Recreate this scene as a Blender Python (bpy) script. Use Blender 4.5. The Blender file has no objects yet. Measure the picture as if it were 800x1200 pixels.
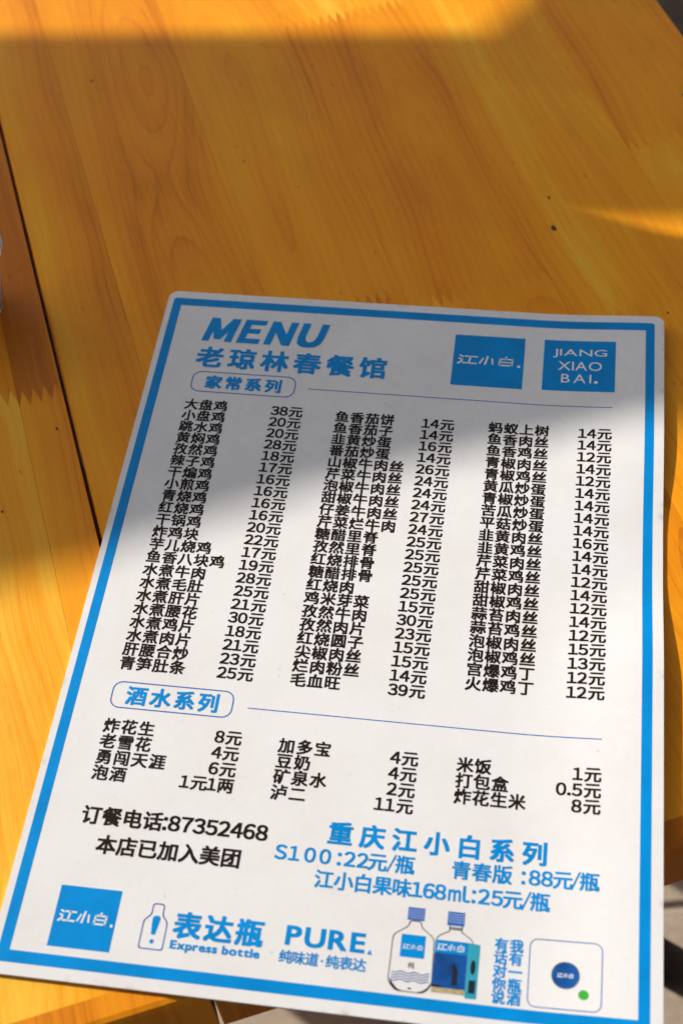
import bpy, bmesh, math, random
from mathutils import Vector, Matrix

random.seed(7)
R = math.radians
SC = bpy.context.scene
COL = SC.collection

# ------------------------------------------------------------------ camera
TZ = 0.75                       # height of the table tops above the floor
CAM_H = 0.6121
TILT, ROLL = 0.951863, -0.084216
st, ct = math.sin(TILT), math.cos(TILT)
fwd = Vector((0, ct, -st)); right = Vector((1, 0, 0)); up = Vector((0, st, ct))
cr, sr = math.cos(ROLL), math.sin(ROLL)
cx = right * cr + up * sr
cy = -right * sr + up * cr
cz = -fwd
cam = bpy.data.cameras.new('camera')
cam.sensor_fit = 'VERTICAL'; cam.sensor_height = 36.0
cam.lens = 50.05
cam.clip_start = 0.02; cam.clip_end = 200
cam.dof.use_dof = True
cam.dof.focus_distance = 0.735
cam.dof.aperture_fstop = 8.0
cam.dof.aperture_blades = 7
co = bpy.data.objects.new('camera', cam); COL.objects.link(co)
co.matrix_world = Matrix(((cx.x, cy.x, cz.x, 0), (cx.y, cy.y, cz.y, 0), (cx.z, cy.z, cz.z, TZ + CAM_H), (0, 0, 0, 1)))
SC.camera = co

# ------------------------------------------------------------------ light
SUN_EL, SUN_TRAVEL = R(30), R(-40)          # elevation, and the heading in which the light travels
w = bpy.data.worlds.new('World'); SC.world = w; w.use_nodes = True
nt = w.node_tree; nt.nodes.clear()
sky = nt.nodes.new('ShaderNodeTexSky'); sky.sky_type = 'NISHITA'; sky.sun_disc = False
sky.sun_elevation = SUN_EL
# blender: sun at rotation 0 stands in +Y, turning towards +X
sun_az = SUN_TRAVEL + math.pi
sky.sun_rotation = math.pi / 2 - sun_az
sky.air_density = 1.0; sky.dust_density = 3.0; sky.ozone_density = 1.0
hsv = nt.nodes.new('ShaderNodeHueSaturation'); hsv.inputs['Saturation'].default_value = 0.35
bg = nt.nodes.new('ShaderNodeBackground'); bg.inputs['Strength'].default_value = 0.09
ow = nt.nodes.new('ShaderNodeOutputWorld')
nt.links.new(sky.outputs[0], hsv.inputs['Color']); nt.links.new(hsv.outputs[0], bg.inputs[0]); nt.links.new(bg.outputs[0], ow.inputs[0])
sl = bpy.data.lights.new('sun', 'SUN'); sl.energy = 4.5; sl.angle = R(0.53); sl.color = (1.0, 0.945, 0.86)
so = bpy.data.objects.new('sun', sl); COL.objects.link(so)
travel = Vector((math.cos(SUN_EL) * math.cos(SUN_TRAVEL), math.cos(SUN_EL) * math.sin(SUN_TRAVEL), -math.sin(SUN_EL)))
so.rotation_euler = travel.to_track_quat('-Z', 'Y').to_euler()
so.location = (-3, 3, 4)
SC.view_settings.view_transform = 'Standard'; SC.view_settings.look = 'None'
SC.view_settings.exposure = 0.25; SC.view_settings.gamma = 1.0

# ------------------------------------------------------------------ helpers
def tag(o, label=None, cat=None, group=None, kind=None):
    if label: o['label'] = label
    if cat: o['category'] = cat
    if group: o['group'] = group
    if kind: o['kind'] = kind
    return o

def empty(name, loc=(0, 0, 0), rz=0.0, parent=None):
    o = bpy.data.objects.new(name, None); COL.objects.link(o)
    o.location = loc; o.rotation_euler = (0, 0, rz); o.empty_display_size = 0.05
    if parent: o.parent = parent
    return o

def mesh(name, vs, fs, mat, parent=None, smooth=False):
    me = bpy.data.meshes.new(name); me.from_pydata([tuple(v) for v in vs], [], [tuple(f) for f in fs]); me.update()
    if mat: me.materials.append(mat)
    if smooth: me.polygons.foreach_set('use_smooth', [True] * len(me.polygons))
    o = bpy.data.objects.new(name, me); COL.objects.link(o)
    if parent: o.parent = parent
    return o

def from_bm(name, bm, mat, parent=None, smooth=False):
    bmesh.ops.recalc_face_normals(bm, faces=bm.faces)
    me = bpy.data.meshes.new(name); bm.to_mesh(me); bm.free()
    me.materials.append(mat)
    if smooth: me.polygons.foreach_set('use_smooth', [True] * len(me.polygons))
    o = bpy.data.objects.new(name, me); COL.objects.link(o)
    if parent: o.parent = parent
    return o

def box_bm(bm, x0, x1, y0, y1, z0, z1, bev=0.0):
    r = bmesh.ops.create_cube(bm, size=1.0)
    for v in r['verts']:
        v.co = Vector(((x0 + x1) / 2 + v.co.x * (x1 - x0), (y0 + y1) / 2 + v.co.y * (y1 - y0), (z0 + z1) / 2 + v.co.z * (z1 - z0)))
    if bev:
        es = list({e for v in r['verts'] for e in v.link_edges})
        bmesh.ops.bevel(bm, geom=es, offset=bev, segments=2, affect='EDGES', profile=0.5)

def nodes(name):
    m = bpy.data.materials.new(name); m.use_nodes = True
    t = m.node_tree; b = t.nodes['Principled BSDF']
    return m, t, b

def math_node(t, op, a, b=None, c=None):
    n = t.nodes.new('ShaderNodeMath'); n.operation = op
    for i, x in enumerate((a, b, c)):
        if x is None: continue
        if isinstance(x, (int, float)): n.inputs[i].default_value = x
        else: t.links.new(x, n.inputs[i])
    return n.outputs[0]

def ramp(t, fac, stops):
    n = t.nodes.new('ShaderNodeValToRGB')
    while len(n.color_ramp.elements) < len(stops): n.color_ramp.elements.new(0.5)
    for e, (p, c) in zip(n.color_ramp.elements, stops):
        e.position = p; e.color = (*c, 1) if len(c) == 3 else c
    t.links.new(fac, n.inputs[0]); return n.outputs[0]

def noise(t, vec, scale, detail=2.0, rough=0.5, dim='3D', w_=None):
    n = t.nodes.new('ShaderNodeTexNoise'); n.noise_dimensions = dim
    n.inputs['Scale'].default_value = scale; n.inputs['Detail'].default_value = detail; n.inputs['Roughness'].default_value = rough
    if dim == '1D': t.links.new(w_, n.inputs['W'])
    else: t.links.new(vec, n.inputs['Vector'])
    if dim == '4D': t.links.new(w_, n.inputs['W'])
    return n.outputs['Fac']

def comb(t, x, y, z):
    n = t.nodes.new('ShaderNodeCombineXYZ')
    for i, v in enumerate((x, y, z)):
        if isinstance(v, (int, float)): n.inputs[i].default_value = v
        else: t.links.new(v, n.inputs[i])
    return n.outputs[0]

def mix(t, fac, a, b, mode='MIX'):
    n = t.nodes.new('ShaderNodeMix'); n.data_type = 'RGBA'; n.blend_type = mode
    for s, v in ((0, fac), (6, a), (7, b)):
        if isinstance(v, (int, float)): n.inputs[s].default_value = v
        elif isinstance(v, tuple): n.inputs[s].default_value = (*v, 1)
        else: t.links.new(v, n.inputs[s])
    return n.outputs[2]

# ------------------------------------------------------------------ materials
def make_wood():
    # object colour carries: R tone, G pith offset across, B seed, A slope of the pith along the board
    m, t, b = nodes('varnished_pine')
    tc = t.nodes.new('ShaderNodeTexCoord'); oi = t.nodes.new('ShaderNodeObjectInfo')
    sc = t.nodes.new('ShaderNodeSeparateColor'); t.links.new(oi.outputs['Color'], sc.inputs[0])
    tone, off, seed, slope = sc.outputs[0], sc.outputs[1], sc.outputs[2], oi.outputs['Alpha']
    sx = t.nodes.new('ShaderNodeSeparateXYZ'); t.links.new(tc.outputs['Object'], sx.inputs[0])
    x, y = sx.outputs[0], sx.outputs[1]
    sd = math_node(t, 'MULTIPLY', seed, 37.0)
    wv = comb(t, math_node(t, 'MULTIPLY', x, 9.0), math_node(t, 'MULTIPLY', y, 5.0), sd)
    wn = math_node(t, 'MULTIPLY', math_node(t, 'SUBTRACT', noise(t, wv, 1.0, 1.5), 0.5), 0.034)
    wv2 = comb(t, math_node(t, 'MULTIPLY', x, 60.0), math_node(t, 'MULTIPLY', y, 14.0), sd)
    wn2 = math_node(t, 'MULTIPLY', math_node(t, 'SUBTRACT', noise(t, wv2, 1.0, 2.0), 0.5), 0.0035)
    px = math_node(t, 'ADD', math_node(t, 'SUBTRACT', x, math_node(t, 'MULTIPLY', math_node(t, 'SUBTRACT', off, 0.5), 0.2)), wn)
    pz = math_node(t, 'ADD', math_node(t, 'MULTIPLY', y, math_node(t, 'MULTIPLY', slope, 0.22)), math_node(t, 'MULTIPLY', wn, 1.4))
    pz = math_node(t, 'ADD', pz, 0.012)
    r = math_node(t, 'SQRT', math_node(t, 'ADD', math_node(t, 'MULTIPLY', px, px), math_node(t, 'MULTIPLY', pz, pz)))
    r = math_node(t, 'ADD', math_node(t, 'ADD', r, wn2), math_node(t, 'MULTIPLY', seed, 3.0))
    ring = noise(t, None, 150.0, 1.0, 0.5, '1D', r)
    ring2 = noise(t, None, 34.0, 0.0, 0.5, '1D', r)
    fine = math_node(t, 'FRACT', math_node(t, 'MULTIPLY', r, 190.0))
    fine = math_node(t, 'POWER', fine, 6.0)                      # a thin dark latewood line per ring
    fib = noise(t, comb(t, math_node(t, 'MULTIPLY', x, 900.0), math_node(t, 'MULTIPLY', y, 16.0), sd), 1.0, 3.0, 0.6)
    blot = noise(t, comb(t, math_node(t, 'MULTIPLY', x, 22.0), math_node(t, 'MULTIPLY', y, 7.0), math_node(t, 'ADD', sd, 5.0)), 1.0, 3.0, 0.55)
    k = math_node(t, 'ADD', math_node(t, 'MULTIPLY', ring, 0.22), math_node(t, 'MULTIPLY', ring2, 0.34))
    k = math_node(t, 'ADD', k, math_node(t, 'MULTIPLY', fib, 0.34))
    k = math_node(t, 'ADD', k, math_node(t, 'MULTIPLY', blot, 0.50))
    k = math_node(t, 'ADD', k, math_node(t, 'MULTIPLY', math_node(t, 'SUBTRACT', tone, 0.5), 0.85))
    vis = math_node(t, 'MULTIPLY', fine, math_node(t, 'SMOOTH_MIN', math_node(t, 'MULTIPLY', ring2, 0.30), 0.16, 0.1))
    k = math_node(t, 'SUBTRACT', math_node(t, 'ADD', k, vis), 0.16)
    col = ramp(t, k, [(0.15, (0.90, 0.55, 0.055)), (0.46, (0.88, 0.355, 0.010)), (0.76, (0.78, 0.255, 0.005)), (1.0, (0.52, 0.14, 0.003))])
    # little dark pores and worn specks
    sp = noise(t, comb(t, math_node(t, 'MULTIPLY', x, 260.0), math_node(t, 'MULTIPLY', y, 70.0), sd), 1.0, 2.0, 0.5)
    spk = ramp(t, sp, [(0.735, (0, 0, 0)), (0.79, (1, 1, 1))])
    col = mix(t, math_node(t, 'MULTIPLY', spk, 0.5), col, (0.12, 0.04, 0.008))
    gr = noise(t, tc.outputs['Object'], 7.0, 5.0, 0.7)
    grime = ramp(t, gr, [(0.52, (0, 0, 0)), (0.80, (1, 1, 1))])
    col = mix(t, math_node(t, 'MULTIPLY', grime, 0.22), col, (0.30, 0.12, 0.02))
    t.links.new(col, b.inputs['Base Color'])
    rg = noise(t, tc.outputs['Object'], 34.0, 4.0, 0.6)
    t.links.new(math_node(t, 'ADD', math_node(t, 'MULTIPLY', rg, 0.22), 0.27), b.inputs['Roughness'])
    b.inputs['Specular IOR Level'].default_value = 0.18
    bp = t.nodes.new('ShaderNodeBump'); bp.inputs['Strength'].default_value = 0.28; bp.inputs['Distance'].default_value = 0.0004
    hgt = math_node(t, 'ADD', math_node(t, 'MULTIPLY', fib, 0.5), noise(t, tc.outputs['Object'], 120.0, 3.0, 0.6))
    t.links.new(hgt, bp.inputs['Height']); t.links.new(bp.outputs[0], b.inputs['Normal'])
    return m
WOOD = make_wood()

def simple(name, col, rough=0.5, spec=0.5, var=0.0, scale=60.0, metal=0.0):
    m, t, b = nodes(name)
    b.inputs['Roughness'].default_value = rough; b.inputs['Specular IOR Level'].default_value = spec; b.inputs['Metallic'].default_value = metal
    tc = t.nodes.new('ShaderNodeTexCoord')
    n = noise(t, tc.outputs['Object'], scale, 4.0, 0.6)
    lo = tuple(c * (1 - var) for c in col); hi = tuple(min(1, c * (1 + var)) for c in col)
    t.links.new(ramp(t, n, [(0.35, lo), (0.65, hi)]), b.inputs['Base Color'])
    return m

def make_card():
    m, t, b = nodes('laminated_card')
    tc = t.nodes.new('ShaderNodeTexCoord')
    sx = t.nodes.new('ShaderNodeSeparateXYZ'); t.links.new(tc.outputs['Object'], sx.inputs[0])
    n = noise(t, tc.outputs['Object'], 18.0, 5.0, 0.65)
    col = ramp(t, n, [(0.42, (0.765, 0.755, 0.76)), (0.78, (0.71, 0.685, 0.68))])
    s = noise(t, tc.outputs['Object'], 210.0, 2.0, 0.5)
    sm = ramp(t, s, [(0.745, (0, 0, 0)), (0.80, (1, 1, 1))])
    col = mix(t, math_node(t, 'MULTIPLY', sm, 0.35), col, (0.42, 0.33, 0.28))
    # worn, grimy rim outside the printed frame
    dx = math_node(t, 'ABSOLUTE', math_node(t, 'SUBTRACT', sx.outputs[0], 0.1357))
    dy = math_node(t, 'ABSOLUTE', math_node(t, 'ADD', sx.outputs[1], 0.193))
    e = math_node(t, 'MAXIMUM', math_node(t, 'SUBTRACT', dx, 0.1443), math_node(t, 'SUBTRACT', dy, 0.204))
    rim = ramp(t, math_node(t, 'ADD', math_node(t, 'MULTIPLY', e, 260.0), 1.0), [(0.15, (0, 0, 0)), (0.9, (1, 1, 1))])
    en = noise(t, tc.outputs['Object'], 95.0, 4.0, 0.7)
    em = ramp(t, en, [(0.56, (0, 0, 0)), (0.72, (1, 1, 1))])
    col = mix(t, math_node(t, 'MULTIPLY', math_node(t, 'MULTIPLY', rim, em), 0.45), col, (0.30, 0.24, 0.17))
    t.links.new(col, b.inputs['Base Color'])
    rg = noise(t, tc.outputs['Object'], 40.0, 5.0, 0.6)
    t.links.new(math_node(t, 'ADD', math_node(t, 'MULTIPLY', rg, 0.30), 0.12), b.inputs['Roughness'])
    b.inputs['Specular IOR Level'].default_value = 0.3
    bp = t.nodes.new('ShaderNodeBump'); bp.inputs['Strength'].default_value = 0.1; bp.inputs['Distance'].default_value = 0.0005
    t.links.new(noise(t, tc.outputs['Object'], 55.0, 3.0, 0.5), bp.inputs['Height']); t.links.new(bp.outputs[0], b.inputs['Normal'])
    return m
CARD = make_card()
BLUE = simple('blue_print', (0.0, 0.24, 0.63), 0.3, 0.16, 0.08, 45)
BLUE2 = simple('blue_line_print', (0.03, 0.13, 0.45), 0.3, 0.16, 0.03, 25)
BLACK = simple('black_print', (0.016, 0.009, 0.006), 0.32, 0.15, 0.1, 25)
WHITE = simple('white_print', (0.80, 0.79, 0.78), 0.3, 0.4, 0.02, 25)
NAVY = simple('navy_print', (0.004, 0.075, 0.30), 0.3, 0.4, 0.35, 90)
DARK = simple('dark_print', (0.012, 0.018, 0.03), 0.3, 0.4, 0.1, 90)
TEAL = simple('teal_print', (0.03, 0.33, 0.46), 0.3, 0.4, 0.1, 90)
GREY = simple('grey_print', (0.22, 0.19, 0.17), 0.3, 0.4, 0.2, 400)
SAND = simple('sand_print', (0.42, 0.35, 0.20), 0.3, 0.4, 0.4, 600)
GREEN = simple('green_print', (0.05, 0.42, 0.04), 0.3, 0.4, 0.1, 90)

# ------------------------------------------------------------------ setting: floor
def make_floor():
    m, t, b = nodes('concrete_paver')
    tc = t.nodes.new('ShaderNodeTexCoord')
    n1 = noise(t, tc.outputs['Object'], 3.0, 6.0, 0.65); n2 = noise(t, tc.outputs['Object'], 90.0, 4.0, 0.7)
    k = math_node(t, 'ADD', math_node(t, 'MULTIPLY', n1, 0.6), math_node(t, 'MULTIPLY', n2, 0.4))
    t.links.new(ramp(t, k, [(0.35, (0.30, 0.235, 0.175)), (0.68, (0.46, 0.38, 0.29))]), b.inputs['Base Color'])
    b.inputs['Roughness'].default_value = 0.8
    bp = t.nodes.new('ShaderNodeBump'); bp.inputs['Distance'].default_value = 0.002; bp.inputs['Strength'].default_value = 0.5
    t.links.new(n2, bp.inputs['Height']); t.links.new(bp.outputs[0], b.inputs['Normal'])
    return m
PAVER = make_floor()
GROUT = simple('ground_mortar', (0.16, 0.13, 0.10), 0.9, 0.2, 0.2, 30)
floor = mesh('floor', [(-30, -30, -0.004), (30, -30, -0.004), (30, 30, -0.004), (-30, 30, -0.004)], [(0, 1, 2, 3)], GROUT)
tag(floor, kind='structure')
bm = bmesh.new(); box_bm(bm, -0.297, 0.297, -0.297, 0.297, -0.03, 0.0, 0.003)
pv0 = from_bm('paver', bm, PAVER, floor)
first = True
for i in range(-4, 6):
    for j in range(-3, 7):
        if first: p = pv0; first = False
        else:
            p = pv0.copy(); COL.objects.link(p); p.parent = floor
        p.location = (i * 0.6 + 0.13, j * 0.6 + 0.17, random.uniform(-0.0008, 0.0008))

# ------------------------------------------------------------------ the two tables
TA = 1.7918132619
TROT = TA - math.pi / 2                     # local x across the boards, local y along them
TO = (-0.07381816, 0.18893645, TZ)
MM = 0.001
LEN = 905.0
def zig(a, b, j, pitch=6.0, depth=6.0):
    """finger joint: points from (a,j) to (b,j) in mm, zigzag"""
    n = max(2, int(round((b - a) / pitch))); pts = []
    for i in range(n + 1):
        x = a + (b - a) * i / n
        pts.append((x, j - depth))
        if i < n: pts.append((x + (b - a) / n * 0.5, j + depth))
    return pts

def board(parent, a, b, y0, y1, tone, off, seed, slope, z0=-24.0, z1=0.0, zig0=False, zig1=False, chamfer=False):
    g = 0.07
    a2, b2 = a + g, b - g
    lowp = zig(a2, b2, y0) if zig0 else [(a2, y0), (b2, y0)]
    hip = zig(a2, b2, y1 - 0.1) if zig1 else [(a2, y1), (b2, y1)]
    loop = lowp + hip[::-1]
    cxm, cym = (a + b) / 2, (y0 + y1) / 2
    n = len(loop)
    vs = [((x - cxm) * MM, (y - cym) * MM, z * MM) for z in (z1, z0) for x, y in loop]
    if chamfer:                                 # worn arris on the low-x side: pull the top corners in, add a sloping face
        lo_i = [i for i in range(n) if abs(loop[i][0] - a2) < 1e-6]
        for i in lo_i:
            x, y = loop[i]; vs[i] = ((x + 1.3 - cxm) * MM, (y - cym) * MM, z1 * MM)
        k = len(vs); (i0, i1) = lo_i[0], lo_i[-1]
        vs += [((a2 - cxm) * MM, (loop[i][1] - cym) * MM, -1.6 * MM) for i in (i0, i1)]
        fs = [tuple(range(n)), tuple(range(2 * n - 1, n - 1, -1))] + [(i + n, (i + 1) % n + n, (i + 1) % n, i) for i in range(n) if not (i in lo_i and (i + 1) % n in lo_i)]
        fs += [(i0, i1, k + 1, k), (k, k + 1, i1 + n, i0 + n)]
    else: fs = [tuple(range(n)), tuple(range(2 * n - 1, n - 1, -1))] + [(i + n, (i + 1) % n + n, (i + 1) % n, i) for i in range(n)]
    o = mesh('board', vs, fs, WOOD, parent)
    o.location = (cxm * MM, cym * MM, 0)
    o.color = (tone, off, seed, slope)
    return o

def row(parent, a, b, joints, tones, y0=14.0, y1=LEN - 14):
    ys = [y0] + joints + [y1]
    for i in range(len(ys) - 1):
        tn = tones[i % len(tones)]
        board(parent, a, b, ys[i], ys[i + 1], tn[0], tn[1], tn[2], tn[3], zig0=i > 0, zig1=i < len(ys) - 2, chamfer=(a == 1.5))

def strip(parent, a, b, y, flip, tone):
    prof = [(14, 0), (4.5, 0), (2.2, -0.6), (0.7, -2.0), (0, -4.2), (0, -45), (1.2, -47.4), (3.5, -48), (14, -48)]
    s = -1 if flip else 1
    vs = [(x * MM, s * p * MM, z * MM) for x in (a, b) for p, z in prof]
    n = len(prof)
    fs = [(i, i + 1, i + 1 + n, i + n) for i in range(n - 1)] + [(n - 1, 0, n, 2 * n - 1), tuple(range(n))[::-1], tuple(range(n, 2 * n))]
    if flip: fs = [f[::-1] for f in fs]
    o = mesh('edge_strip', vs, fs, WOOD, parent)
    o.location = (0, y * MM, 0); o.rotation_euler = (0, 0, 0)
    o.color = (tone, 0.1, 0.37, 0.02)
    return o

def side_rail(parent, x, inward, tone):
    # apron strip along a long side, its rounded top edge 1 mm below the boards
    bm = bmesh.new()
    xa, xb = (x, x + 16 * inward) if inward > 0 else (x + 16 * inward, x)
    box_bm(bm, xa * MM, xb * MM, 14.2 * MM, (LEN - 14.2) * MM, -48 * MM, -24.2 * MM, 0.001)
    o = from_bm('side_rail', bm, WOOD, parent); o.color = (tone, 0.1, 0.6, 0.02)
    return o

def leg(parent, x, y, tone=0.7):
    vs, fs = [], []
    for z, hw in ((-48.2, 24), (-500, 20), (-750, 17)):
        vs += [(-hw * MM, -hw * MM, z * MM), (hw * MM, -hw * MM, z * MM), (hw * MM, hw * MM, z * MM), (-hw * MM, hw * MM, z * MM)]
    for k in (0, 4):
        fs += [(k + i, k + 4 + i, k + 4 + (i + 1) % 4, k + (i + 1) % 4) for i in range(4)]
    fs += [(0, 1, 2, 3), (11, 10, 9, 8)]
    o = mesh('leg', vs, fs, WOOD, parent); o.location = (x * MM, y * MM, 0); o.color = (tone, 0.2, 0.5, 0.02)
    return o

KNOT = simple('knot', (0.11, 0.03, 0.006), 0.5, 0.3, 0.3, 900)
def pin_knot(parent, x, y, r, ry=None):
    ry = ry or r; n = 14; vs = [(0, 0, 0.0)]
    for i in range(n):
        a = 2 * math.pi * i / n; q = random.uniform(0.75, 1.2)
        vs.append((r * q * math.cos(a) * MM, ry * q * math.sin(a) * MM, 0))
    o = mesh('pin_knot', vs, [(0, i + 1, (i + 1) % n + 1) for i in range(n)], KNOT, parent)
    o.location = (x * MM, y * MM, 0.00012)
    return o

tabR = empty('table', TO, TROT)
tag(tabR, 'varnished yellow pine table of finger-jointed boards, under most of the menu', 'table', 'two pine tables pushed together')
#            tone  off  seed slope
row(tabR, 1.5, 46, [], [(0.60, 0.9, 0.11, 0.10)])
row(tabR, 46, 128, [], [(0.63, 0.55, 0.23, 0.30)])
row(tabR, 128, 206, [366], [(0.70, 0.2, 0.35, 0.2), (0.60, 0.45, 0.47, 0.45)])
row(tabR, 206, 292, [352, 634], [(0.58, 0.7, 0.52, 0.25), (0.66, 0.56, 0.66, 0.55), (0.35, 0.3, 0.71, 0.2)])
row(tabR, 292, 380, [311], [(0.52, 0.8, 0.83, 0.2), (0.50, 0.15, 0.78, 0.08)])
row(tabR, 380, 459, [440], [(0.50, 0.4, 0.91, 0.15), (0.62, 0.5, 0.05, 0.3)])
strip(tabR, 1.5, 459, 0, False, 1.0)
strip(tabR, 1.5, 459, LEN, True, 0.7)
side_rail(tabR, 1.5, 1, 0.8); side_rail(tabR, 459, -1, 0.7)
for x in (34, 405):
    for y in (340, LEN - 45): leg(tabR, x, y)
for x, y, r in ((309.1, 387.0, 2.2), (316.3, 412.5, 1.2), (67.8, 624.1, 1.3), (213.2, 588, 0.8), (172.5, 474.7, 0.6), (434, 474, 1.3), (345, 300, 0.8)):
    pin_knot(tabR, x, y, r * 0.8, r * 1.1)

tabL = empty('table', TO, TROT)
tag(tabL, 'varnished pine table at the left, past the dark seam, with a plastic cup on it', 'table', 'two pine tables pushed together')
row(tabL, -25.5, -0.4, [358], [(0.66, 0.9, 0.19, 0.1), (0.92, 0.8, 0.61, 0.1)])
row(tabL, -105, -25.5, [361], [(0.30, 0.35, 0.27, 0.95), (0.74, 0.3, 0.43, 0.3)])
row(tabL, -190, -105, [200, 610], [(0.45, 0.5, 0.57, 0.2), (0.6, 0.2, 0.33, 0.2), (0.5, 0.4, 0.9, 0.2)])
row(tabL, -275, -190, [480], [(0.55, 0.5, 0.67, 0.2), (0.4, 0.2, 0.53, 0.2)])
row(tabL, -370, -275, [300], [(0.5, 0.5, 0.87, 0.2), (0.6, 0.2, 0.13, 0.2)])
row(tabL, -459, -370, [], [(0.6, 0.4, 0.77, 0.2)])
strip(tabL, -459, -0.4, 0, False, 0.8)
strip(tabL, -459, -0.4, LEN, True, 0.6)
side_rail(tabL, -0.4, -1, 0.8); side_rail(tabL, -459, 1, 0.7)
for x in (-34, -427):
    for y in (340, LEN - 45): leg(tabL, x, y)
for x, y, r in ((-8, 330, 1.0), (-46, 283, 0.9), (-18, 190, 0.7)):
    pin_knot(tabL, x, y, r * 0.8, r * 1.1)

# ------------------------------------------------------------------ the menu
MA = -0.19940445746671254
MO = (-0.08396216, 0.59439522)
menu = empty('menu', (MO[0], MO[1], TZ), MA)
tag(menu, 'white laminated price list with a blue frame and Chinese dishes, lying on the pine table', 'menu')
THK = 1.5
def sst(a, b, x):
    t_ = max(0.0, min(1.0, (x - a) / (b - a))); return t_ * t_ * (3 - 2 * t_)
def lift(x, y):
    h = 0.15
    hr = 3.4 * (1 - sst(70, 142, y)) + 4.6 * sst(162, 222, y)
    h += hr * sst(205, 282, x) ** 1.3
    return h
def sz(x, y, extra=0.0):                    # height of the printed face, in metres
    return (lift(x, y) + THK + extra) * MM

X0, X1, Y0, Y1, CR_ = -8.6, 280.2, -11.0, 397.0, 5.5
def card_mesh():
    ys = [Y0 + CR_ * (1 - math.cos(a * math.pi / 16)) for a in range(9)]
    n = 90; ys += [Y0 + CR_ + (Y1 - Y0 - 2 * CR_) * i / n for i in range(1, n)]
    ys += [Y1 - CR_ * (1 - math.cos(a * math.pi / 16)) for a in range(8, -1, -1)]
    m_ = 64; vs = []; fs = []
    def inset(y):
        d = min(y - Y0, Y1 - y)
        if d >= CR_: return 0.0
        return CR_ - math.sqrt(max(0, CR_ * CR_ - (CR_ - d) ** 2))
    for lay in (0, 1):
        for y in ys:
            ins = inset(y)
            for i in range(m_ + 1):
                x = X0 + ins + (X1 - X0 - 2 * ins) * i / m_
                z = lift(x, y) + (THK if lay == 0 else 0)
                vs.append((x * MM, -y * MM, z * MM))
    w_ = m_ + 1; N = len(ys) * w_
    for j in range(len(ys) - 1):
        for i in range(m_):
            a = j * w_ + i
            fs.append((a, a + w_, a + w_ + 1, a + 1)); fs.append((N + a, N + a + 1, N + a + w_ + 1, N + a + w_))
    per = [i for i in range(w_)] + [j * w_ + m_ for j in range(1, len(ys))] + [(len(ys) - 1) * w_ + i for i in range(m_ - 1, -1, -1)] + [j * w_ for j in range(len(ys) - 2, 0, -1)]
    for k in range(len(per)):
        a, b = per[k], per[(k + 1) % len(per)]
        k4 = len(vs); vs += [vs[a], vs[b], vs[b + N], vs[a + N]]; fs.append((k4, k4 + 1, k4 + 2, k4 + 3))
    return vs, fs
vs, fs = card_mesh()
card = mesh('card', vs, fs, CARD, menu, smooth=False)
for p in card.data.polygons:
    if abs(p.normal.z) > 0.7: p.use_smooth = True

def flat(name, polys, mat, parent=None, h=0.05, label=None):
    """polygons in menu mm -> a mesh laid on the face of the card"""
    vs, fs = [], []
    for pl in polys:
        k = len(vs); vs += [(x * MM, -y * MM, sz(x, y, h)) for x, y in pl]; fs.append(tuple(range(k, k + len(pl))))
    o = mesh(name, vs, fs, mat, parent or menu)
    # all faces upwards
    me = o.data; bmx = bmesh.new(); bmx.from_mesh(me)
    for f in bmx.faces:
        f.normal_update()
        if f.normal.z < 0: f.normal_flip()
    bmx.to_mesh(me); bmx.free()
    if label: o['label'] = label
    return o

def grid(x0, x1, y0, y1, step=4.0):
    nx = max(1, int(math.ceil((x1 - x0) / step))); ny = max(1, int(math.ceil((y1 - y0) / step))); out = []
    for i in range(nx):
        for j in range(ny):
            a, b = x0 + (x1 - x0) * i / nx, x0 + (x1 - x0) * (i + 1) / nx
            c, d = y0 + (y1 - y0) * j / ny, y0 + (y1 - y0) * (j + 1) / ny
            out.append([(a, c), (b, c), (b, d), (a, d)])
    return out

def band_loop(outer, inner):
    out = []
    n = len(outer)
    for i in range(n):
        out.append([outer[i], outer[(i + 1) % n], inner[(i + 1) % n], inner[i]])
    return out
def rrect(x0, x1, y0, y1, r, seg=6, step=6.0):
    pts = []
    cs = [(x0 + r, y0 + r, math.pi), (x1 - r, y0 + r, 1.5 * math.pi), (x1 - r, y1 - r, 0), (x0 + r, y1 - r, 0.5 * math.pi)]
    arcs = [[(cx_ + r * math.cos(a0 + math.pi / 2 * i / seg), cy_ + r * math.sin(a0 + math.pi / 2 * i / seg)) for i in range(seg + 1)] for cx_, cy_, a0 in cs]
    for k in range(4):
        pts += arcs[k]
        a, b = arcs[k][-1], arcs[(k + 1) % 4][0]
        L = math.hypot(b[0] - a[0], b[1] - a[1]); n = int(L / step)
        for i in range(1, n): pts.append((a[0] + (b[0] - a[0]) * i / n, a[1] + (b[1] - a[1]) * i / n))
    return pts
def frame_pair(x0, x1, y0, y1, r, w_, seg=6, step=6.0):
    # sample the centre path, offset the same samples in and out so the loops pair up
    mid = rrect(x0, x1, y0, y1, r, seg, step); n = len(mid); o_, i_ = [], []
    for k in range(n):
        a, b = mid[k - 1], mid[(k + 1) % n]
        tx, ty = b[0] - a[0], b[1] - a[1]; L = math.hypot(tx, ty) or 1
        nx, ny = ty / L, -tx / L
        o_.append((mid[k][0] + nx * w_ / 2, mid[k][1] + ny * w_ / 2)); i_.append((mid[k][0] - nx * w_ / 2, mid[k][1] - ny * w_ / 2))
    return band_loop(o_, i_)

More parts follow.
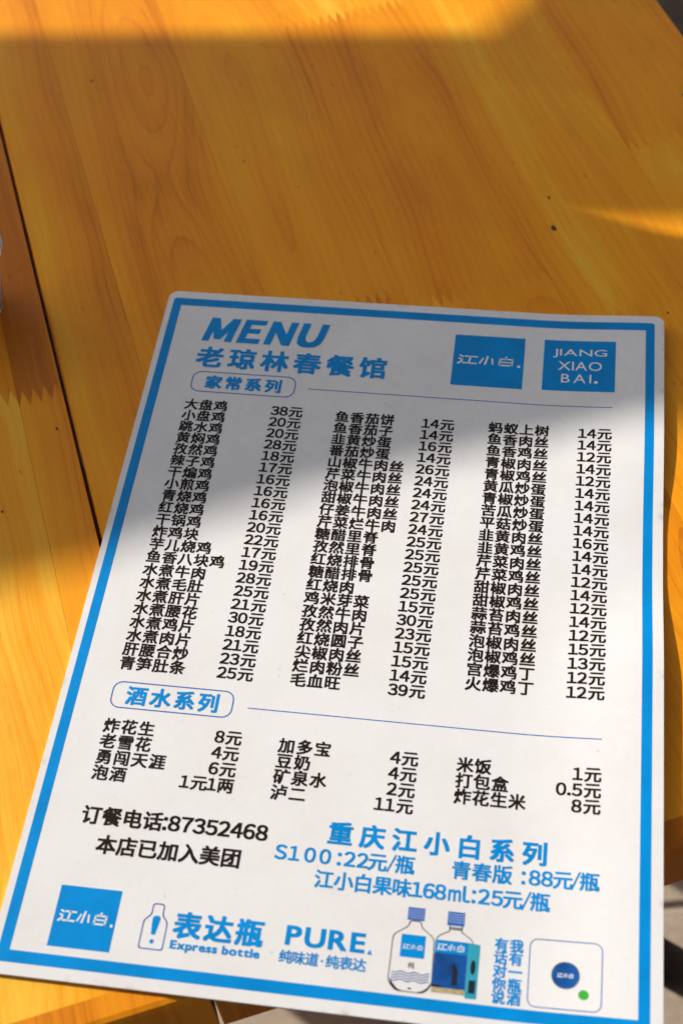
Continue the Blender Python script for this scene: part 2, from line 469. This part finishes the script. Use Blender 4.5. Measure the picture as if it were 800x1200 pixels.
# blue frame: four straight bands and two softened outer corners
def frame_border():
    ox0, ox1, oy0, oy1, ix0, ix1, iy0, iy1 = -5.2, 274.9, -5.7, 391.6, 0, 270, 0, 386.2
    pl = grid(ox0 + 2, ox1 - 2, oy0, iy0) + grid(ox0 + 2, ox1 - 2, iy1, oy1)
    pl += grid(ox0, ix0, oy0 + 2, oy1 - 2) and []
    pl += grid(ox0, ox0 + 2, oy0 + 2, oy1 - 2) + grid(ox0 + 2, ix0, iy0, iy1) + grid(ix1, ox1 - 2, iy0, iy1) + grid(ox1 - 2, ox1, oy0 + 2, oy1 - 2)
    for cx_, cy_, a0 in ((ox0 + 2, oy0 + 2, math.pi), (ox1 - 2, oy0 + 2, 1.5 * math.pi), (ox1 - 2, oy1 - 2, 0), (ox0 + 2, oy1 - 2, 0.5 * math.pi)):
        pl.append([(cx_, cy_)] + [(cx_ + 2 * math.cos(a0 + math.pi / 2 * i / 5), cy_ + 2 * math.sin(a0 + math.pi / 2 * i / 5)) for i in range(6)])
    return pl
flat('border', frame_border(), BLUE)

# ------------------------------------------------------------------ lettering
_cache = {}
PLAIN = False                                   # True: the built-in Latin letters instead of the wide ones
def fw(ch):
    if PLAIN: return ch
    o = ord(ch)
    return chr(o + 0xFEE0) if 33 <= o <= 126 else ch
def glyph(ch, off):
    k = (ch, off, PLAIN)
    if k in _cache: return _cache[k]
    c = bpy.data.curves.new('glyph', 'FONT'); c.body = fw(ch); c.resolution_u = 3
    o = bpy.data.objects.new('glyph', c); COL.objects.link(o)
    me = bpy.data.meshes.new_from_object(o.evaluated_get(bpy.context.evaluated_depsgraph_get()))
    v0 = [(p.co.x, p.co.y) for p in me.vertices]; f0 = [tuple(p.vertices) for p in me.polygons]
    if ord(ch) < 0x2E80:                        # Latin signs: centre the ink in the cell
        mid = (min(x for x, y in v0) + max(x for x, y in v0)) / 2; q_ = 0.42 if ch == '/' else 0.68 if ch == 'm' else 1.0
        v0 = [(0.5 + (x - mid) * q_, y) for x, y in v0]
    # heavier weight: the same outline laid eight times round a small square, each a hair above the last
    if off > 0:
        v, f = [], []
        for q, (qx, qy) in enumerate(((-1, -1), (1, 1), (1, -1), (-1, 1), (0, 1), (1, 0), (0, -1), (-1, 0))):
            k_ = len(v)
            v += [(x + off * qx, y + off * 0.8 * qy, q) for x, y in v0]; f += [tuple(i + k_ for i in p) for p in f0]
    else: v, f = [(x, y, 0) for x, y in v0], f0
    bpy.data.objects.remove(o); bpy.data.curves.remove(c); bpy.data.meshes.remove(me)
    _cache[k] = (v, f); return _cache[k]
def wide(ch): return ord(ch) > 0x2E80
def put(acc, ch, x, y, em, off, sx=1.0, sy=1.0, shear=0.0):
    """add the glyph with its cell centred on (x, y) of the menu"""
    v, f = glyph(ch, off); k = len(acc[0])
    for gx, gy, gl in v:
        lx, ly = (gx - 0.5) * em * sx, (gy - 0.38) * em * sy
        acc[0].append((x + lx + shear * ly, y - ly, gl))
    acc[1].extend(tuple(i + k for i in q) for q in f)
def finish(name, acc, mat, parent=None, h=0.09, label=None):
    vs = [(x * MM, -y * MM, sz(x, y, h + 0.004 * gl)) for x, y, gl in acc[0]]
    me = bpy.data.meshes.new(name); me.from_pydata(vs, [], acc[1]); me.update(); me.materials.append(mat)
    o = bpy.data.objects.new(name, me); COL.objects.link(o); o.parent = parent or menu
    if label: o['label'] = label
    return o
def at_points(name, text, xs, y, em, off, mat, **kw):
    acc = ([], [])
    lab = kw.pop('label', None); par = kw.pop('parent', None)
    for ch, x in zip(text, xs):
        if ch != ' ': put(acc, ch, x, y, em, off, **kw)
    return finish(name, acc, mat, par, label=lab)
def lin(a, b, n): return [a + (b - a) * i / (n - 1) for i in range(n)]
def fitted(name, text, x0, x1, ytop, ybot, off, mat, gap=0.09, shear=0.0, parent=None, label=None, h=0.09, spc=0.25):
    """lay the characters side by side by their ink and fit the run to a box"""
    pts, fcs = [], []; pen = 0.0
    for ch in text:
        if ch == ' ': pen += spc; continue
        v, f = glyph(ch, off); k = len(pts); mn = min(p[0] for p in v); mx_ = max(p[0] for p in v)
        pts += [(p[0] - mn + pen, p[1], p[2]) for p in v]; fcs += [tuple(i + k for i in q) for q in f]
        pen += mx_ - mn + gap
    pts = [(x + shear * y, y, g_) for x, y, g_ in pts]
    ax, bx_ = min(p[0] for p in pts), max(p[0] for p in pts); ay, by = min(p[1] for p in pts), max(p[1] for p in pts)
    acc = ([(x0 + (x - ax) / (bx_ - ax) * (x1 - x0), ybot - (y - ay) / (by - ay) * (ybot - ytop), g_) for x, y, g_ in pts], fcs)
    return finish(name, acc, mat, parent, h=h, label=label)

# headings
fitted('title', 'MENU', 17.0, 90.2, 8.4, 26.9, 0.055, BLUE, gap=0.13, shear=0.2)
at_points('restaurant_name', '老琼林春餐馆', lin(24.6, 118.7, 6), 38.9, 16.0, 0.034, BLUE)
flat('heading_frame', frame_pair(17.6, 76.6, 50.0, 64.6, 5.0, 0.62), BLUE2)
at_points('heading', '家常系列', lin(30.1, 64.3, 4), 57.3, 9.9, 0.04, BLUE)
flat('rule', grid(84.2, 252.7, 57.3, 57.8), BLUE2, label='thin blue rule beside the upper heading')
flat('heading_frame', frame_pair(16.8, 76.5, 251.0, 265.0, 4.6, 0.62), BLUE2)
at_points('heading', '酒水系列', lin(29.1, 64.7, 4), 258.0, 10.6, 0.032, BLUE)
flat('rule', grid(84.0, 252.0, 258.6, 259.1), BLUE2, label='thin blue rule beside the lower heading')

# the three columns of dishes
C1 = '大盘鸡 小盘鸡 跳水鸡 黄焖鸡 孜然鸡 辣子鸡 干煸鸡 小煎鸡 青烧鸡 红烧鸡 干锅鸡 炸鸡块 芋儿烧鸡 鱼香八块鸡 水煮牛肉 水煮毛肚 水煮肝片 水煮腰花 水煮鸡片 水煮肉片 肝腰合炒 青笋肚条'.split()
P1 = '38 20 20 28 18 17 16 16 16 16 20 22 17 19 28 25 21 30 18 21 23 25'.split()
C2 = '鱼香茄饼 鱼香茄子 韭黄炒蛋 番茄炒蛋 山椒牛肉丝 芹菜牛肉丝 泡椒牛肉丝 甜椒牛肉丝 仔姜牛肉丝 芹菜烂牛肉 糖醋里脊 孜然里脊 红烧排骨 糖醋排骨 红烧肉 鸡米芽菜 孜然牛肉 孜然肉片 红烧圆子 尖椒肉丝 烂肉粉丝 毛血旺'.split()
P2 = '14 14 16 14 26 24 24 24 27 24 25 25 25 25 25 15 30 23 15 15 14 39'.split()
C3 = '蚂蚁上树 鱼香肉丝 鱼香鸡丝 青椒肉丝 青椒鸡丝 黄瓜炒蛋 青椒炒蛋 苦瓜炒蛋 平菇炒蛋 韭黄肉丝 韭黄鸡丝 芹菜肉丝 芹菜鸡丝 甜椒肉丝 甜椒鸡丝 蒜苔肉丝 蒜苔鸡丝 泡椒肉丝 泡椒鸡丝 宫爆鸡丁 火爆鸡丁'.split()
P3 = '14 14 12 14 12 14 14 14 14 16 14 14 12 14 12 14 12 15 13 12 12'.split()
EM, PITCH, OFF = 8.0, 8.38, 0.028
def name_line(text, x, y, kind='dish_name', pitch=PITCH, em=EM):
    return at_points(kind, text, [x + pitch * i for i in range(len(text))], y, em, OFF, BLACK)
def price_line(text, x, y, kind='dish_price', em=EM):
    # text without the sign; x = centre of the last sign
    acc = ([], []); put(acc, '元', x, y, em, OFF)
    px_ = x - 6.85
    for ch in reversed(text):
        if ch == '.':
            px_ += 1.3; put(acc, ch, px_, y, em, OFF); px_ -= 3.6; continue
        put(acc, ch, px_, y, em, OFF); px_ -= 4.9
    return finish(kind, acc, BLACK)
for names, prices, nx, px_, ya, yb, n in ((C1, P1, 20.6, 79.9, 74.3, 240.4, 22), (C2, P2, 105.9, 164.0, 75.7, 241.0, 22), (C3, P3, 190.3, 248.8, 75.7, 234.3, 21)):
    for i, (nm, pr) in enumerate(zip(names, prices)):
        y = ya + (yb - ya) * i / (n - 1)
        name_line(nm, nx, y); price_line(pr, px_, y + 0.4)
# drinks
for i, (nm, pr) in enumerate((('炸花生', '8'), ('老雪花', '4'), ('勇闯天涯', '6'), ('泡酒', None))):
    y = 274.9 + 8.2 * i
    name_line(nm, 20.5, y, 'drink_name', 8.6)
    if pr: price_line(pr, 80.2, y + 0.3, 'drink_price')
    else: at_points('drink_price', '1元1两', (61.1, 67.9, 74.0, 80.5), y + 0.2, EM, OFF, BLACK)
for i, (nm, pr) in enumerate((('加多宝', '4'), ('豆奶', '4'), ('矿泉水', '2'), ('泸二', '11'))):
    y = 276.5 + 7.95 * i
    name_line(nm, 105.8, y, 'drink_name', 8.6); price_line(pr, 164.3, y + 0.5, 'drink_price')
for i, (nm, pr) in enumerate((('米饭', '1'), ('打包盒', '0.5'), ('炸花生米', '8'))):
    y = 277.3 + 7.95 * i
    name_line(nm, 190.0, y, 'drink_name', 8.3); price_line(pr, 248.5, y - 0.3, 'drink_price')
# telephone and delivery line
at_points('phone_line', '订餐电话:87352468', lin(21.4, 50.4, 4) + [56.2] + lin(60.5, 101.2, 8), 320.7, 9.5, 0.03, BLACK)
at_points('delivery_line', '本店已加入美团', lin(31.5, 89.2, 7), 334.2, 9.5, 0.03, BLACK)
# blue offers
at_points('offer_heading', '重庆江小白系列', lin(136.8, 224.3, 7), 317.2, 11.6, 0.033, BLUE)
at_points('offer_line', 'S100:22元/瓶', (111.2, 117.3, 124.5, 131.4, 137.8, 142.5, 148.3, 155.0, 161.3, 167.4), 328.7, 8.9, 0.026, BLUE)
at_points('offer_line', '青春版:88元/瓶', (192.4, 201.5, 210.6, 219.9, 224.8, 230.2, 237.0, 242.6, 248.6), 328.4, 8.9, 0.026, BLUE)
at_points('offer_line', '江小白果味168ml:25元/瓶', (132.3, 141.1, 149.8, 158.5, 167.0, 173.8, 179.0, 184.1, 190.4, 195.6, 198.8, 203.3, 209.0, 215.8, 221.7, 227.7), 339.3, 8.9, 0.026, BLUE)

# logos
def disc(cx_, cy_, rx, ry=None, n=24):
    ry = ry or rx
    return [(cx_ + rx * math.cos(2 * math.pi * i / n), cy_ + ry * math.sin(2 * math.pi * i / n)) for i in range(n)]
def poly_stroke(pts, w_, closed=False):
    out = []
    m_ = len(pts) if closed else len(pts) - 1
    for i in range(m_):
        a, b = pts[i], pts[(i + 1) % len(pts)]
        dx, dy = b[0] - a[0], b[1] - a[1]; L = math.hypot(dx, dy) or 1
        ex, ey = dx / L * w_ * 0.25, dy / L * w_ * 0.25; nx, ny = -dy / L * w_ / 2, dx / L * w_ / 2
        out.append([(a[0] - ex + nx, a[1] - ey + ny), (b[0] + ex + nx, b[1] + ey + ny), (b[0] + ex - nx, b[1] + ey - ny), (a[0] - ex - nx, a[1] - ey - ny)])
    return out
def wordmark(x0, x1, y0, y1):
    """slanted three-character wordmark made of bars, on a unit height of 10"""
    S = []
    def bar(*p, w_=1.7): S.append((p, w_))
    bar((0.6, 0.9), (3.0, 2.2)); bar((0.2, 4.2), (2.6, 5.4)); bar((-0.4, 9.6), (2.4, 6.8), w_=2.0)         # water radical
    bar((4.2, 1.6), (12.6, 1.6)); bar((8.0, 1.6), (7.0, 8.6), w_=1.9); bar((2.8, 8.9), (12.2, 8.9))
    bar((19.6, 0.2), (18.0, 9.4), w_=1.9); bar((16.6, 2.8), (14.4, 8.4)); bar((22.6, 2.6), (23.2, 8.6))     # small
    bar((25.2, 0.4), (25.8, 9.0), w_=0.1)
    bar((32.2, -0.2), (31.4, 2.2)); bar((28.2, 2.4), (36.6, 2.4)); bar((28.2, 2.4), (27.4, 9.6)); bar((36.6, 2.4), (36.0, 9.6))
    bar((28.0, 5.8), (36.2, 5.8), w_=1.4); bar((27.4, 9.2), (36.0, 9.2))
    sx_, sy_ = (x1 - x0) / 37.0, (y1 - y0) / 10.0; pl = []
    for k, (p, w_) in enumerate(S):
        if w_ < 0.2: continue
        q = [(x0 + a * sx_, y0 + b * sy_) for a, b in p]
        for s_ in poly_stroke(q, w_ * sy_ * 0.82): pl.append(s_)
    return pl
def square(x0, x1, y0, y1, label):
    return flat('logo_square', grid(x0, x1, y0, y1), BLUE, label=label)
s1 = square(163.0, 202.9, 9.4, 47.2, 'blue square with slanted white characters, upper right')
w1 = wordmark(166.2, 196.9, 24.4, 31.2)
for i, pl in enumerate(w1): pass
flat('wordmark', w1, WHITE, s1, h=0.09); flat('wordmark_dot', [disc(200.2, 30.9, 0.9, 1.0)], WHITE, s1, h=0.09)
s2 = square(213.7, 253.6, 9.2, 46.6, 'blue square with thin white Latin letters')
PLAIN = True
fitted('wordmark', 'JIANG', 218.9, 248.8, 15.6, 22.2, 0.0, WHITE, gap=0.10, parent=s2)
fitted('wordmark', 'XIAO', 222.0, 246.2, 24.9, 31.4, 0.0, WHITE, gap=0.08, parent=s2)
fitted('wordmark', 'BAI', 224.1, 240.6, 34.2, 40.5, 0.0, WHITE, gap=0.2, parent=s2)
PLAIN = False
flat('wordmark_dot', [disc(243.2, 39.8, 1.0, 1.1)], WHITE, s2, h=0.09)
s3 = square(15.8, 43.8, 354.9, 382.6, 'blue square with slanted white characters, lower left')
flat('wordmark', wordmark(18.2, 39.6, 365.8, 371.3), WHITE, s3, h=0.09); flat('wordmark_dot', [disc(42.2, 371.0, 0.6, 0.7)], WHITE, s3, h=0.09)

# bottle icon
def bez(pts, r, seg=4):
    """round the corners of a closed polyline"""
    out = []; n = len(pts)
    for i in range(n):
        p0, p1, p2_ = Vector(pts[i - 1]), Vector(pts[i]), Vector(pts[(i + 1) % n])
        a = p1 + (p0 - p1).normalized() * min(r, (p0 - p1).length * 0.45); b = p1 + (p2_ - p1).normalized() * min(r, (p2_ - p1).length * 0.45)
        for k in range(seg + 1):
            u_ = k / seg; q = a * (1 - u_) ** 2 + p1 * 2 * u_ * (1 - u_) + b * u_ ** 2; out.append((q.x, q.y))
    return out
icon = bez([(58.9, 358.8), (63.9, 358.8), (63.9, 363.8), (66.6, 366.6), (66.6, 379.0), (56.0, 379.0), (56.0, 366.6), (58.9, 363.8)], 1.3)
ic = flat('bottle_icon', poly_stroke(icon, 0.55, True), BLUE2)
flat('exclamation_mark', [[(60.3, 372.6), (59.7, 365.6), (60.0, 364.6), (61.0, 364.1), (62.2, 364.1), (63.1, 364.6), (63.3, 365.6), (62.2, 372.6)], disc(61.3, 375.6, 1.0, 1.0, 14)], BLUE, ic)
fitted('slogan', '表达瓶', 69.4, 109.6, 360.9, 373.0, 0.036, BLUE, gap=0.10)
PLAIN = True
fitted('slogan', 'Express bottle', 69.6, 109.2, 373.9, 378.9, 0.04, BLUE, gap=0.045, spc=0.3)
fitted('slogan', 'PURE', 119.2, 154.0, 361.6, 370.4, 0.03, BLUE, gap=0.10)
PLAIN = False
flat('slogan_dot', [[(155.2, 370.5), (156.4, 368.2), (157.5, 370.5)]], BLUE)
at_points('slogan', '纯味道·纯表达', (120.5, 126.2, 132.0, 136.4, 140.9, 146.8, 152.6), 375.4, 6.0, 0.022, BLUE)
# upright two-column slogan
for xcol, txt in ((218.8, '我有一瓶酒'), (212.3, '有话对你说')):
    acc = ([], [])
    for ch, y in zip(txt, lin(359.7, 382.2, 5)): put(acc, ch, xcol, y, 6.0, 0.03)
    finish('slogan', acc, BLUE)

# printed picture of two bottles
b1 = flat('bottle_picture', poly_stroke(bez([(172.2, 353.6), (177.3, 353.6), (177.4, 356.0), (183.4, 360.4), (184.0, 380.6), (180.6, 384.3), (169.0, 384.3), (165.4, 380.6), (165.6, 360.4), (172.0, 356.0)], 1.8), 0.5, True), GREY, label='printed clear square bottle with a blue label')
cap = flat('bottle_cap', grid(171.0, 178.4, 347.6, 353.3), BLUE2, b1)
dots = []
for i in range(6):
    for j in range(4):
        cx_, cy_ = 171.9 + i * 1.15, 348.7 + j * 1.15
        dots.append([(cx_ - 0.27, cy_), (cx_, cy_ - 0.3), (cx_ + 0.27, cy_), (cx_, cy_ + 0.3)])
flat('cap_pattern', dots, WHITE, b1, h=0.09)
flat('bottle_shade', [[(166.0, 379.0), (167.2, 381.0), (169.6, 383.4), (172.0, 384.1), (169.0, 384.2), (166.6, 382.2)], [(183.6, 379.5), (182.4, 381.8), (180.4, 383.4), (178.0, 384.1), (180.8, 384.2), (183.0, 382.4)], disc(174.9, 382.9, 0.8, 0.4, 10)], DARK, b1)
flat('bottle_label', grid(169.3, 179.8, 359.8, 369.7), BLUE, b1)
flat('label_wordmark', wordmark(170.4, 178.8, 364.0, 366.2), WHITE, b1, h=0.09)
acc = ([], []); put(acc, '纯', 174.6, 373.0, 2.9, 0.01); finish('label_character', acc, GREY, b1)
waves = []
for k in range(4):
    pts = [(166.6 + i * 0.7, 376.3 + k * 1.15 + 0.42 * math.sin(i * 0.75 + 0.4)) for i in range(24)]
    waves += poly_stroke(pts, 0.42)
flat('wave_lines', waves, BLUE2, b1)
b2 = flat('carton_picture', grid(184.0, 198.2, 360.6, 383.2), NAVY, label='printed dark blue carton with a bottle behind it')
flat('carton_panel', grid(184.0, 198.2, 360.6, 366.2), BLUE, b2, h=0.08)
flat('label_wordmark', wordmark(185.2, 196.6, 362.0, 365.0), WHITE, b2, h=0.11)
flat('carton_side', [[(198.3, 360.6), (203.4, 361.0), (203.2, 384.2), (198.3, 384.4)]], TEAL, b2)
flat('carton_side_print', [disc(200.9, 371.0, 1.1, 3.2, 14), [(199.6, 376.5), (202.3, 376.5), (202.3, 382.0), (199.6, 382.0)]], DARK, b2, h=0.09)
flat('silhouette', [[(191.9, 371.2), (192.6, 369.9), (193.6, 370.9), (194.8, 373.8), (194.5, 379.4), (192.3, 379.6), (192.4, 375.0)], grid(184.0, 198.2, 379.8, 380.9)[0]], DARK, b2, h=0.09)
flat('carton_foot', grid(184.0, 198.2, 381.0, 383.2), SAND, b2, h=0.09)
flat('bottle_shoulder', poly_stroke([(184.2, 360.4), (185.6, 358.6), (189.6, 356.4), (189.6, 353.9)], 0.5) + poly_stroke([(195.0, 353.9), (195.0, 356.4), (199.0, 358.8), (200.2, 360.6)], 0.5) + grid(189.5, 195.1, 354.4, 355.7), GREY, b2)
flat('bottle_cap', grid(188.4, 195.8, 347.6, 353.8), BLUE2, b2)
flat('cap_pattern', [[(x + 17.4, y) for x, y in d] for d in dots], WHITE, b2, h=0.09)

# rounded box with the round blue mark
flat('code_frame', frame_pair(224.5, 255.0, 355.7, 384.6, 3.4, 0.42), BLUE2)
mk = flat('round_mark', [disc(239.9, 370.3, 5.7, 5.5, 36)], NAVY)
flat('round_mark_rim', frame_pair(234.1, 245.7, 364.7, 375.9, 5.55, 0.4, 8), GREY, mk)
flat('label_wordmark', wordmark(236.6, 243.2, 369.4, 371.3), WHITE, mk, h=0.09)
flat('green_badge', [disc(247.6, 377.9, 2.2, 2.1, 24)], GREEN)

# ------------------------------------------------------------------ plastic cup at the left edge
def make_plastic():
    m, t, b = nodes('clear_plastic')
    b.inputs['Base Color'].default_value = (0.86, 0.84, 0.82, 1); b.inputs['Roughness'].default_value = 0.3
    b.inputs['Transmission Weight'].default_value = 0.75; b.inputs['IOR'].default_value = 1.45
    return m
PLASTIC = make_plastic()
def lathe(name, prof, mat, parent, n=48):
    vs, fs = [], []
    for r, z in prof:
        vs += [(r * math.cos(2 * math.pi * i / n) * MM, r * math.sin(2 * math.pi * i / n) * MM, z * MM) for i in range(n)]
    for k in range(len(prof) - 1):
        fs += [(k * n + i, k * n + (i + 1) % n, (k + 1) * n + (i + 1) % n, (k + 1) * n + i) for i in range(n)]
    o = mesh(name, vs, fs, mat, parent, smooth=True)
    return o

# ------------------------------------------------------------------ unseen sheets added and cut to throw the broad shade
CLOTH = simple('shade_sheet_cloth', (0.30, 0.20, 0.13), 0.8, 0.2, 0.15, 6)
ca, sa = math.cos(TROT), math.sin(TROT)
def tpt(x, y, z):                               # table mm -> world at height z above the table top, back along the sunbeam
    wx = TO[0] + (x * ca - y * sa) * MM; wy = TO[1] + (x * sa + y * ca) * MM
    k = z / math.tan(SUN_EL)
    return (wx - k * math.cos(SUN_TRAVEL), wy - k * math.sin(SUN_TRAVEL), TZ + z)
def shade_sheet(pts, z, label):
    n = len(pts)
    vs = [tpt(x, y, z) for x, y in pts]; vs += [(a, b, c + 0.012) for a, b, c in vs[:n]]
    fs = [tuple(range(n))[::-1], tuple(range(n, 2 * n))] + [(i, (i + 1) % n, (i + 1) % n + n, i + n) for i in range(n)]
    o = mesh('shade_sheet', vs, fs, CLOTH); tag(o, label, 'shade_sheet')
    return o
shade_sheet([(-1100, 245), (-20, 252), (110, 257), (230, 250), (320, 236), (480, 236), (460, 262), (-45, 628), (-145, 705), (-1100, 960)], 1.2, 'wide brown sheet added out of frame to cast the broad shade')
shade_sheet([(-1100, 929), (1100, 115), (1100, 800), (430, 650), (335, 581), (-1100, 1112)], 1.0, 'narrow brown sheet added out of frame below the wide one to cast the farther shade')

# ------------------------------------------------------------------ unseen block added left of the tables to shut off sky light
BLOCKM = simple('blocker_brown', (0.16, 0.09, 0.05), 0.85, 0.2, 0.2, 8)
def tw(x, y, z=0.0):
    return (TO[0] + (x * ca - y * sa) * MM, TO[1] + (x * sa + y * ca) * MM, z)
bm = bmesh.new(); box_bm(bm, -0.62, -0.50, -1.6, 0.53, 0.0, 2.6, 0.004)
wl = from_bm('sky_blocker', bm, BLOCKM); wl.location = (TO[0], TO[1], 0); wl.rotation_euler = (0, 0, TROT)
tag(wl, 'brown block added out of frame beside the left table to shut off sky light', 'sky_blocker')

# ------------------------------------------------------------------ dark stools on the floor
STOOL = simple('dark_stool_paint', (0.022, 0.014, 0.010), 0.6, 0.15, 0.3, 40)
def tube(bm, a, b, r0, r1, n=16):
    a, b = Vector(a), Vector(b); d = (b - a).normalized()
    u_ = d.orthogonal().normalized(); v_ = d.cross(u_)
    ra = [bm.verts.new(a + (u_ * math.cos(2 * math.pi * i / n) + v_ * math.sin(2 * math.pi * i / n)) * r0) for i in range(n)]
    rb = [bm.verts.new(b + (u_ * math.cos(2 * math.pi * i / n) + v_ * math.sin(2 * math.pi * i / n)) * r1) for i in range(n)]
    for i in range(n): bm.faces.new((ra[i], ra[(i + 1) % n], rb[(i + 1) % n], rb[i]))
    bm.faces.new(ra[::-1]); bm.faces.new(rb)
def stool(x, y, h, r, foot, a0, label, rungs=True):
    s_ = empty('stool', (x, y, 0)); tag(s_, label, 'stool')
    bm = bmesh.new(); n = 40; prof = [(0.0, h - 0.03), (r * 0.9, h - 0.03), (r, h - 0.022), (r, h - 0.006), (r * 0.96, h), (0.0, h - 0.002)]
    rings = []
    for rr, zz in prof[1:-1]: rings.append([bm.verts.new((rr * math.cos(2 * math.pi * i / n), rr * math.sin(2 * math.pi * i / n), zz)) for i in range(n)])
    for k in range(len(rings) - 1):
        for i in range(n): bm.faces.new((rings[k][i], rings[k][(i + 1) % n], rings[k + 1][(i + 1) % n], rings[k + 1][i]))
    bm.faces.new(rings[0][::-1]); bm.faces.new(rings[-1])
    from_bm('seat', bm, STOOL, s_)
    for a in ([a0 + k * math.pi / 2 for k in range(4)] if rungs else [a0, a0 + R(110), a0 + R(250)]):
        bm = bmesh.new(); tube(bm, (r * 0.72 * math.cos(a), r * 0.72 * math.sin(a), h - 0.031), (foot * math.cos(a), foot * math.sin(a), 0.0), 0.017, 0.020)
        from_bm('leg', bm, STOOL, s_, True)
    for k in range(4 if rungs else 0):
        a, b_ = a0 + k * math.pi / 2, a0 + (k + 1) * math.pi / 2; q = 0.45; rr = r * 0.72 + (foot - r * 0.72) * (1 - q)
        z_ = (h - 0.031) * q
        bm = bmesh.new(); tube(bm, (rr * math.cos(a), rr * math.sin(a), z_), (rr * math.cos(b_), rr * math.sin(b_), z_), 0.008, 0.008)
        from_bm('stretcher', bm, STOOL, s_, True)
    return s_

stool(0.10, 0.354, 0.31, 0.10, 0.225, R(5.5), 'low dark stool under the table front, one splayed leg showing right of the menu', False)
stool(0.445, 1.285, 0.45, 0.165, 0.22, R(20), 'dark stool added behind the table, its seat standing in for shaded floor in the upper right corner')  # added: dark seat stands in for the floor in shade behind the table

cup = empty('plastic_cup', (-0.21078, 0.60708, TZ))
tag(cup, 'small clear plastic cup on the left table, cut off by the photo edge', 'cup')
lathe('cup_wall', [(0.1, 0.4), (19, 0.4), (20, 1.2), (25.5, 30), (28.5, 46), (30.6, 46.4), (31.0, 47.6), (30.0, 48.2), (27.6, 47.6), (24.4, 30), (18.9, 2.4), (0.1, 2.0)], PLASTIC, cup)

shade_sheet([(0, 636), (540, 236), (450, 236), (-60, 622)], 0.5, 'small brown sheet added out of frame to sharpen the sliver of light')  # unseen low sheet, added to give the light sliver a crisper edge
